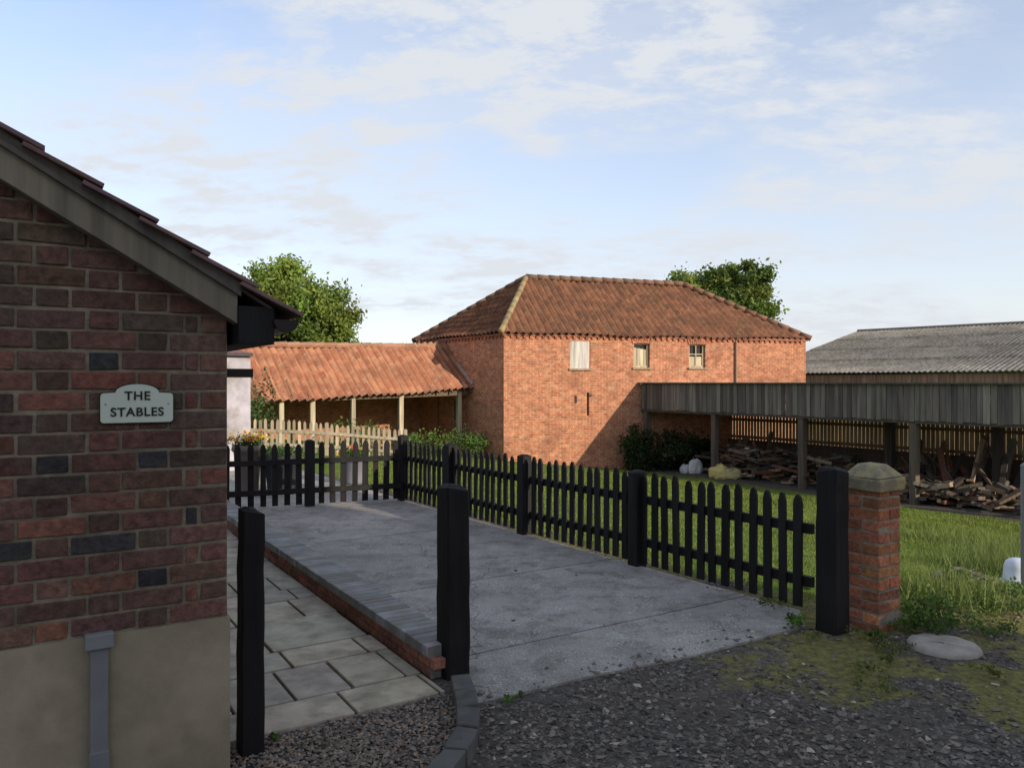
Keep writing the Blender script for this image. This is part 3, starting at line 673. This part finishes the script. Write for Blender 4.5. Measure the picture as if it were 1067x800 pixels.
# ------------------------------------------------------------------ foliage utils
def leaves(centers,size,cols):
    n=len(centers); a=rng.normal(size=(n,3)); a/=np.linalg.norm(a,axis=1)[:,None]; b=rng.normal(size=(n,3)); b-=a*(a*b).sum(1)[:,None]; b/=np.linalg.norm(b,axis=1)[:,None]
    s=(size*rng.uniform(.6,1.3,n))[:,None]; c=centers
    v=np.stack([c-a*s,c-b*s*.55,c+a*s,c+b*s*.55],1).reshape(-1,3)
    f=np.arange(n*4).reshape(-1,4); return v,f,np.repeat(cols,4,axis=0)
def tree(name,x,y,top,rx,rz,n=250,leaf=.13,col=(.15,.215,.04),seed=1,per=220):
    r=np.random.default_rng(seed); e=empty(name); z0=hh(x,y); cz=top-rz; mb=MB(); random.seed(seed)
    mb.tube((x,y,z0-.2),(x+.1,y,cz-rz*.4),.35,.22,(.10,.08,.06)); 
    cen=[]
    while len(cen)<n:
        d=r.normal(size=3); d/=np.linalg.norm(d); rad=r.uniform(.3,1)**.5
        lump=1+.11*math.sin(d[0]*5+seed)+.10*math.sin(d[2]*7+d[1]*4+seed*2)
        p_=np.array([x,y,cz])+d*np.array([rx,rx,rz])*rad*lump*.92
        cen.append(p_)
    for p_ in cen[:26]:
        st=V((x,y,cz-rz*.5)); md=V((x+(p_[0]-x)*.45,y+(p_[1]-y)*.45,(st.z+p_[2])/2+.2)); mb.tube(st,md,.12,.07,(.09,.07,.05),6); mb.tube(md,V(p_),.07,.02,(.09,.07,.05),6)
    mb.obj('trunk_and_limbs',M_wood,e)
    C_=[];K=[]
    for p_ in cen:
        rr=r.uniform(.08,.16)*(rx+rz)/1.6; m_=int(per*r.uniform(.6,1.3)); C_.append(p_+r.normal(size=(m_,3))*rr*np.array([.5,.5,.4])); k=r.uniform(.55,1.4); cc=np.array(col)*k*np.array([r.uniform(.85,1.2),1,1]); K.append(np.tile(cc,(m_,1))*r.uniform(.75,1.25,(m_,1)))
    v,f,c=leaves(np.concatenate(C_),leaf,np.concatenate(K)); mesh_obj('leaves',v,f,M_leaf,e,cols=c)
tree('broadleaf_tree',-13.25,45,8.95,4.1,4.9,seed=3,n=300)
tree('broadleaf_tree',12.3,46,9.2,3.9,3.9,seed=12,col=(.12,.175,.035))
tree('broadleaf_tree',-17.2,42,8.6,2.6,3.4,seed=5,col=(.07,.09,.03),n=60)
def shrub(name,c,r,h,n,leaf,col,zoff=0):
    x,y=c; z=hh(x,y)+zoff; k=max(6,int(n/60)); cs_=rng.normal(size=(k,3))*np.array([r*.5,r*.5,h*.28])+np.array([x,y,z+h*.5]); cs_[:,2]=np.clip(cs_[:,2],z+.04,z+h)
    idx=rng.integers(0,k,n); P=cs_[idx]+rng.normal(size=(n,3))*np.array([r*.2,r*.2,h*.14]); P[:,2]=np.maximum(P[:,2],z+.01)
    kk=rng.uniform(.5,1.4,k)[idx][:,None]*rng.uniform(.8,1.2,(n,1)); v,f,c2=leaves(P,leaf,np.array(col)*kk); return mesh_obj(name,v,f,M_leaf,cols=c2)
random.seed(21)
q=FL+fd*fu(655)-fin*.45; shrub('ivy_shrub',(q.x,q.y),.5,1.3,2600,.06,(.03,.05,.015))
q=FL+fd*fu(690)-fin*.4; shrub('ivy_shrub',(q.x,q.y),.9,1.1,3200,.06,(.032,.052,.018))
q=FL+fd*fu(722)-fin*.3; shrub('ivy_shrub',(q.x,q.y),.8,.9,2400,.06,(.03,.05,.016))
q=BL+ld*5-lin*.6; shrub('garden_shrub',(q.x,q.y),.6,.9,1200,.05,(.07,.13,.03)); shrub('garden_shrub',(-2.6,23.6),.8,.7,1400,.05,(.09,.14,.03)); shrub('garden_shrub',(-4.5,23.2),.9,.8,1400,.05,(.08,.14,.03)); shrub('garden_shrub',(-7.4,21.5),.7,1.5,1400,.05,(.06,.1,.03))
shrub('weed_clump',(1.86,5.02),.07,.10,220,.013,(.09,.17,.03)); shrub('weed_clump',(2.62,4.93),.12,.14,420,.014,(.09,.16,.03)); shrub('weed_clump',(2.25,4.83),.08,.05,160,.012,(.09,.15,.03))
shrub('weed_clump',(3.1,5.0),.2,.06,260,.014,(.09,.14,.03)); shrub('weed_clump',(-.02,3.86),.05,.03,80,.01,(.08,.15,.03)); shrub('weed_clump',(3.5,5.6),.35,.12,500,.016,(.08,.13,.03)); shrub('weed_clump',(-1.05,3.42),.03,.03,40,.01,(.08,.15,.03))
shrub('weed_clump',(2.80,5.2),.2,.2,700,.018,(.11,.18,.035)); shrub('weed_clump',(3.9,6.2),.3,.16,600,.018,(.10,.16,.035))
for i in range(46):
    x=random.uniform(1.4,4.6); y=random.uniform(3.8,6.3)
    if dd(x,y)<-1.4 or x>.68*y or (dd(x,y)<0 and x<1.8): continue
    shrub('weed_clump',(x,y),random.uniform(.04,.16),random.uniform(.015,.06),random.randint(50,200),.010,(.13,.155,.035))
# ------------------------------------------------------------------ grass blades
def blades(name,P,H,Wd,cols):
    n=len(P); a=rng.uniform(0,2*math.pi,n); w=np.stack([np.cos(a),np.sin(a),0*a],1)*Wd[:,None]; ln=rng.normal(size=(n,3))*np.array([1,1,0])*H[:,None]*.35
    t=P+ln+np.stack([0*a,0*a,H],1); v=np.stack([P-w,P+w,t],1).reshape(-1,3); f=np.arange(n*3).reshape(-1,3)
    mesh_obj(name,v,f,M_leaf,cols=np.repeat(cols,3,axis=0))
P=[];H=[];Wd=[];Cc=[]
n=0
while n<95000:
    x=random.uniform(-3,13);y=4.7+(random.random()**1.6)*18
    if x>.75*y+.5: continue
    d=dd(x,y)
    g=grassg(x,y)
    if random.random()>g or d>13: continue
    rough=max(0,math.sin(x*1.9+1)*math.sin(y*1.3+x*.6)+.45*math.sin(x*5.1)*math.sin(y*4.7)) 
    tall=1+2.2*rough*sst(2.5,5,x)
    if d<.35: tall=2.0
    hb=random.uniform(.015,.042)*tall
    P.append((x,y,hh(x,y)-.003));H.append(hb);Wd.append(.002+.0004*y)
    k=random.uniform(.6,1.35)*(1-.15*rough); dry=1+.6*(random.random()<.15); Cc.append((.155*k*random.uniform(.8,1.3)*dry,.225*k,.04*k*dry)); n+=1
blades('lawn_grass',np.array(P),np.array(H),np.array(Wd),np.array(Cc))
P=np.concatenate([rng.normal(size=(2600,2))*np.array([.35,.3])+np.array([5.85,8.7]),rng.normal(size=(1500,2))*np.array([.35,.25])+np.array([5.0,7.7]),rng.normal(size=(1400,2))*np.array([.8,.2])+np.array([6.4,10.4]),rng.normal(size=(900,2))*np.array([.25,.2])+np.array([3.3,5.9])]); P=np.array([(a,b,hh(a,b)) for a,b in P]); k=rng.uniform(.7,1.3,(len(P),1))
blades('tall_grass_clump',P,rng.uniform(.06,.30,len(P)),np.full(len(P),.005),np.array([[.17,.22,.06]])*k)
# ------------------------------------------------------------------ loose stones
def stones(name,pts,sizes,cols):
    n=len(pts); base=np.array([(1,0,0),(-1,0,0),(0,1,0),(0,-1,0),(0,0,1),(0,0,-1)],float)*1.0
    v=base[None]+rng.normal(size=(n,6,3))*.28; q=rng.uniform(0,2*math.pi,n); v*=np.stack([rng.uniform(.7,1.3,n),rng.uniform(.7,1.3,n),rng.uniform(.4,.8,n)],1)[:,None]
    ca,sa=np.cos(q)[:,None],np.sin(q)[:,None]; x=v[:,:,0]*ca-v[:,:,1]*sa; y=v[:,:,0]*sa+v[:,:,1]*ca; v=np.stack([x,y,v[:,:,2]],2)*sizes[:,None,None]+pts[:,None]
    F=np.array([(0,2,4),(2,1,4),(1,3,4),(3,0,4),(2,0,5),(1,2,5),(3,1,5),(0,3,5)]); f=(F[None]+np.arange(n)[:,None,None]*6).reshape(-1,3)
    mesh_obj(name,v.reshape(-1,3),f,M_pebble,cols=np.repeat(cols,6,axis=0))
def inpoly(x,y,poly):
    r=False;j=len(poly)-1
    for i in range(len(poly)):
        if (poly[i].y>y)!=(poly[j].y>y) and x<(poly[j].x-poly[i].x)*(y-poly[i].y)/(poly[j].y-poly[i].y)+poly[i].x: r=not r
        j=i
    return r
P=[];S=[];K=[]
while len(P)<12500:
    y=2.7+random.random()**1.3*5.5; x=random.uniform(-.2,.72*y+.2)
    if inpoly(x,y,dp):
        if inpoly(x-.10,y-.0,dp) and inpoly(x+.05,y-.13,dp):
            if random.random()>.006: continue
        elif random.random()>.25: continue
    d=dd(x,y)
    if random.random()<grassg(x,y)*1.3: continue
    if random.random()<mossz(x,y)*.93: continue
    if patch(x*1.7+3,y*1.7)<-.25 and random.random()<.6: continue
    s=random.choice([.004,.005,.005,.006,.008,.010,.014,.018]); P.append((x,y,hh(x,y)+s*.2+(.014 if inpoly(x,y,dp) else 0)));S.append(s); k=random.uniform(.35,1.6)*(2.0 if random.random()<.07 else 1); K.append((.130*k,.114*k,.099*k))
stones('gravel',np.array(P),np.array(S),np.array(K))
P=[];S=[];K=[]
while len(P)<9000:
    x=random.uniform(-1.6,-.15);y=random.uniform(2.6,4.1)
    q=V((x,y,0))-so
    if q.dot(W)>-.01 : continue
    if x>-.26 and y<3.9: continue
    s=random.choice([.006,.008,.010,.012]); P.append((x,y,.004+s*random.uniform(.1,.9)));S.append(s); k=random.uniform(.5,1.5); t=random.random(); K.append((.20*k,.16*k,.125*k) if t<.6 else (.15*k,.135*k,.12*k) if t<.85 else (.22*k,.145*k,.105*k))
stones('pebble_gravel',np.array(P),np.array(S),np.array(K))
# ------------------------------------------------------------------ small objects
mb=MB(); q=(2.62,4.66,hh(2.62,4.66)); mb.lathe(q,[(0,.03),(.14,.034),(.185,.03),(.20,.015),(.205,-.02)][::-1],(.30,.28,.24),26)
for i,v in enumerate(mb.v): mb.v[i]=(v[0]+random.uniform(-.006,.006),v[1]+random.uniform(-.006,.006),v[2]+random.uniform(-.003,.003))
mb.obj('round_stone_slab',M_stone,smooth=True)
x,y=4.68,7.1; z=hh(x,y); mb=MB(); mb.lathe((x,y,z),[(.15,0),(.15,.02),(.125,.03),(.118,.15),(.10,.20),(.06,.225),(0,.23)],(.62,.66,.72),28); mb.lathe((x,y,z),[(.155,-.005),(.165,.01),(.15,.022)],(.5,.55,.62),28); mb.obj('white_tub',M_plastic,smooth=True)
x,y=4.32,6.45; z=hh(x,y); mb=MB(); mb.box((x,y,z+.52),(.032,.032,.56),(.22,.22,.21),AX,.003); mb.box((x,y,z+1.09),(.036,.036,.012),(.25,.25,.24),AX,0,.6)
mb.obj('timber_marker_post',M_wood)
x,y=4.1,6.95; mb=MB()
for i in range(60):
    a=random.uniform(0,6.28); r=random.random()*.3; xx=x+math.cos(a)*r;yy=y+math.sin(a)*r*.6; zz=hh(xx,yy)+.02+random.random()*.09*(1-r/.3); mb.box((xx,yy,zz),(random.uniform(.02,.05),random.uniform(.02,.04),.02),vary((.12,.11,.08),.4),jit=.015)
mb.obj('rubble_heap',M_stone)
def planter(name,x,y,r,h,col,flow=True,n=260):
    e=empty(name); mb=MB(); z=hh(x,y)+.014
    mb.lathe((x,y,z),[(0,0),(r*.72,0),(r*.8,h*.1),(r*.95,h*.85),(r*1.05,h*.87),(r*1.05,h),(r*.93,h),(r*.9,h*.88),(0,h*.86)],col,22); mb.obj('pot',M_misc,e,smooth=True)
    P=rng.normal(size=(700,3))*np.array([r*.55,r*.55,.05])+np.array([x,y,z+h+.03]); k=rng.uniform(.5,1.4,(700,1)); v,f,c=leaves(P,.022,np.array([[.06,.12,.03]])*k); o=mesh_obj('leaves',v,f,M_leaf,e,cols=c)
    if flow:
        P=rng.normal(size=(n,3))*np.array([r*.6,r*.6,.04])+np.array([x,y,z+h+.11]); pal=np.array([(.8,.45,.02),(.7,.08,.03),(.8,.65,.05),(.75,.7,.6)]); v,f,c=leaves(P,.03,pal[rng.integers(0,4,n)]); mesh_obj('flowers',v,f,M_leaf,e,cols=c)
planter('flower_planter',-3.86,11.2,.2,.70,(.14,.12,.10)); planter('plant_tub',-3.35,11.2,.26,.56,(.03,.03,.035),False); planter('flower_planter',-2.5,12.2,.2,.45,(.2,.2,.24),True,60)
# ------------------------------------------------------------------ neighbouring house behind the viewer
S=V((-.744,.668,0)).normalized(); Q=V((.668,.744,0)).normalized()
nh=empty('brick_house')
def hp(p_,q_,z): v=-S*p_+Q*q_; return V((v.x,v.y,z))
q0,q1,pa,pb=-6,5.8,9,17
wall('front_wall',hp(pa,q0,0),hp(pa,q1,0),-.3,4.8,[(2,3.2,1,2.2),(6,7,0,2.1),(9.5,10.7,1,2.2),(2,3.2,3.3,4.4),(9.5,10.7,3.3,4.4)],M_brick,nh,inward=-S)
wall('side_wall',hp(pa,q1,0),hp(pb,q1,0),-.3,4.8,[],M_brick,nh);wall('side_wall_far',hp(pa,q0,0),hp(pb,q0,0),-.3,4.8,[],M_brick,nh);wall('rear_wall',hp(pb,q0,0),hp(pb,q1,0),-.3,4.8,[],M_brick,nh)
mb=MB(); mb.add([hp(pa-.3,q0,4.7),hp(pa-.3,q1+.1,4.7),hp(13,q1+.1,8),hp(13,q0,8),hp(pb+.3,q1+.1,4.7),hp(pb+.3,q0,4.7)],[(0,1,2,3),(3,2,4,5),(1,4,2),(0,3,5)],(.15,.08,.06)); mb.obj('roof',M_tile,nh)
mb=MB(); mb.box(hp(pa+.2,-.1,2.4),(5.7,.02,2.3),(.05,.055,.06),(Q,S,Z)); mb.obj('window_glazing',M_plastic,nh)
# ------------------------------------------------------------------ light
EL=math.radians(17)
sd=V((S.x*math.cos(EL),S.y*math.cos(EL),-math.sin(EL)))
ld_=bpy.data.lights.new('sun','SUN'); ld_.energy=4.9; ld_.angle=math.radians(.5); ld_.color=(1,.86,.67); so_=bpy.data.objects.new('sun',ld_); link(so_); so_.rotation_euler=sd.to_track_quat('-Z','Y').to_euler()
w=bpy.data.worlds.new('World'); scene.world=w; w.use_nodes=True; nt=w.node_tree; L=nt.links; bg=nt.nodes['Background']
sk=N(nt,'ShaderNodeTexSky',sky_type='NISHITA'); sk.sun_disc=False; sk.sun_elevation=EL; sk.sun_rotation=math.atan2(-S.x,-S.y); sk.air_density=1.0; sk.dust_density=.6; sk.ozone_density=1.8
tc=N(nt,'ShaderNodeTexCoord').outputs['Generated']; sx=N(nt,'ShaderNodeSeparateXYZ'); L.new(tc,sx.inputs[0])
zz=math_(nt,'ADD',math_(nt,'MAXIMUM',sx.outputs[2],0),.22); cb=N(nt,'ShaderNodeCombineXYZ'); L.new(math_(nt,'DIVIDE',sx.outputs[0],zz),cb.inputs[0]); L.new(math_(nt,'DIVIDE',sx.outputs[1],zz),cb.inputs[1])
mp=N(nt,'ShaderNodeMapping'); mp.inputs['Rotation'].default_value=(0,0,.35); mp.inputs['Location'].default_value=(3.1,1.7,0); mp.inputs['Scale'].default_value=(.8,1.25,1); L.new(cb.outputs[0],mp.inputs[0])
n1=noise(nt,mp.outputs[0],1.3,6,.55); n2=noise(nt,mp.outputs[0],6.5,10,.66)
broad=mrange(nt,n1,.36,.62,0,.55); wisp=math_(nt,'MULTIPLY',mrange(nt,n1,.42,.56,0,1),mrange(nt,n2,.44,.62,0,.8))
cl=math_(nt,'MINIMUM',math_(nt,'ADD',broad,wisp),1)
hz=mrange(nt,sx.outputs[2],0,.42,.70,0.0)
inv=math_(nt,'MULTIPLY',math_(nt,'SUBTRACT',1,cl),math_(nt,'SUBTRACT',.88,hz))
cl=math_(nt,'SUBTRACT',1,inv)
base=mix(nt,1.0,sk.outputs[0],(2.0,1.75,1.75),'MULTIPLY')
c=mix(nt,cl,base,(5.0,5.25,5.65)); L.new(c,bg.inputs['Color']); bg.inputs['Strength'].default_value=.15
# ------------------------------------------------------------------ camera
cam=bpy.data.cameras.new('camera'); cam.sensor_width=36; cam.lens=27.0; cam.clip_start=.05; cam.clip_end=4000
co=bpy.data.objects.new('camera',cam); link(co); co.location=(0,0,1.6); co.rotation_euler=(math.pi/2,0,0); scene.camera=co
scene.view_settings.view_transform='Standard'; scene.view_settings.look='None'; scene.view_settings.exposure=0
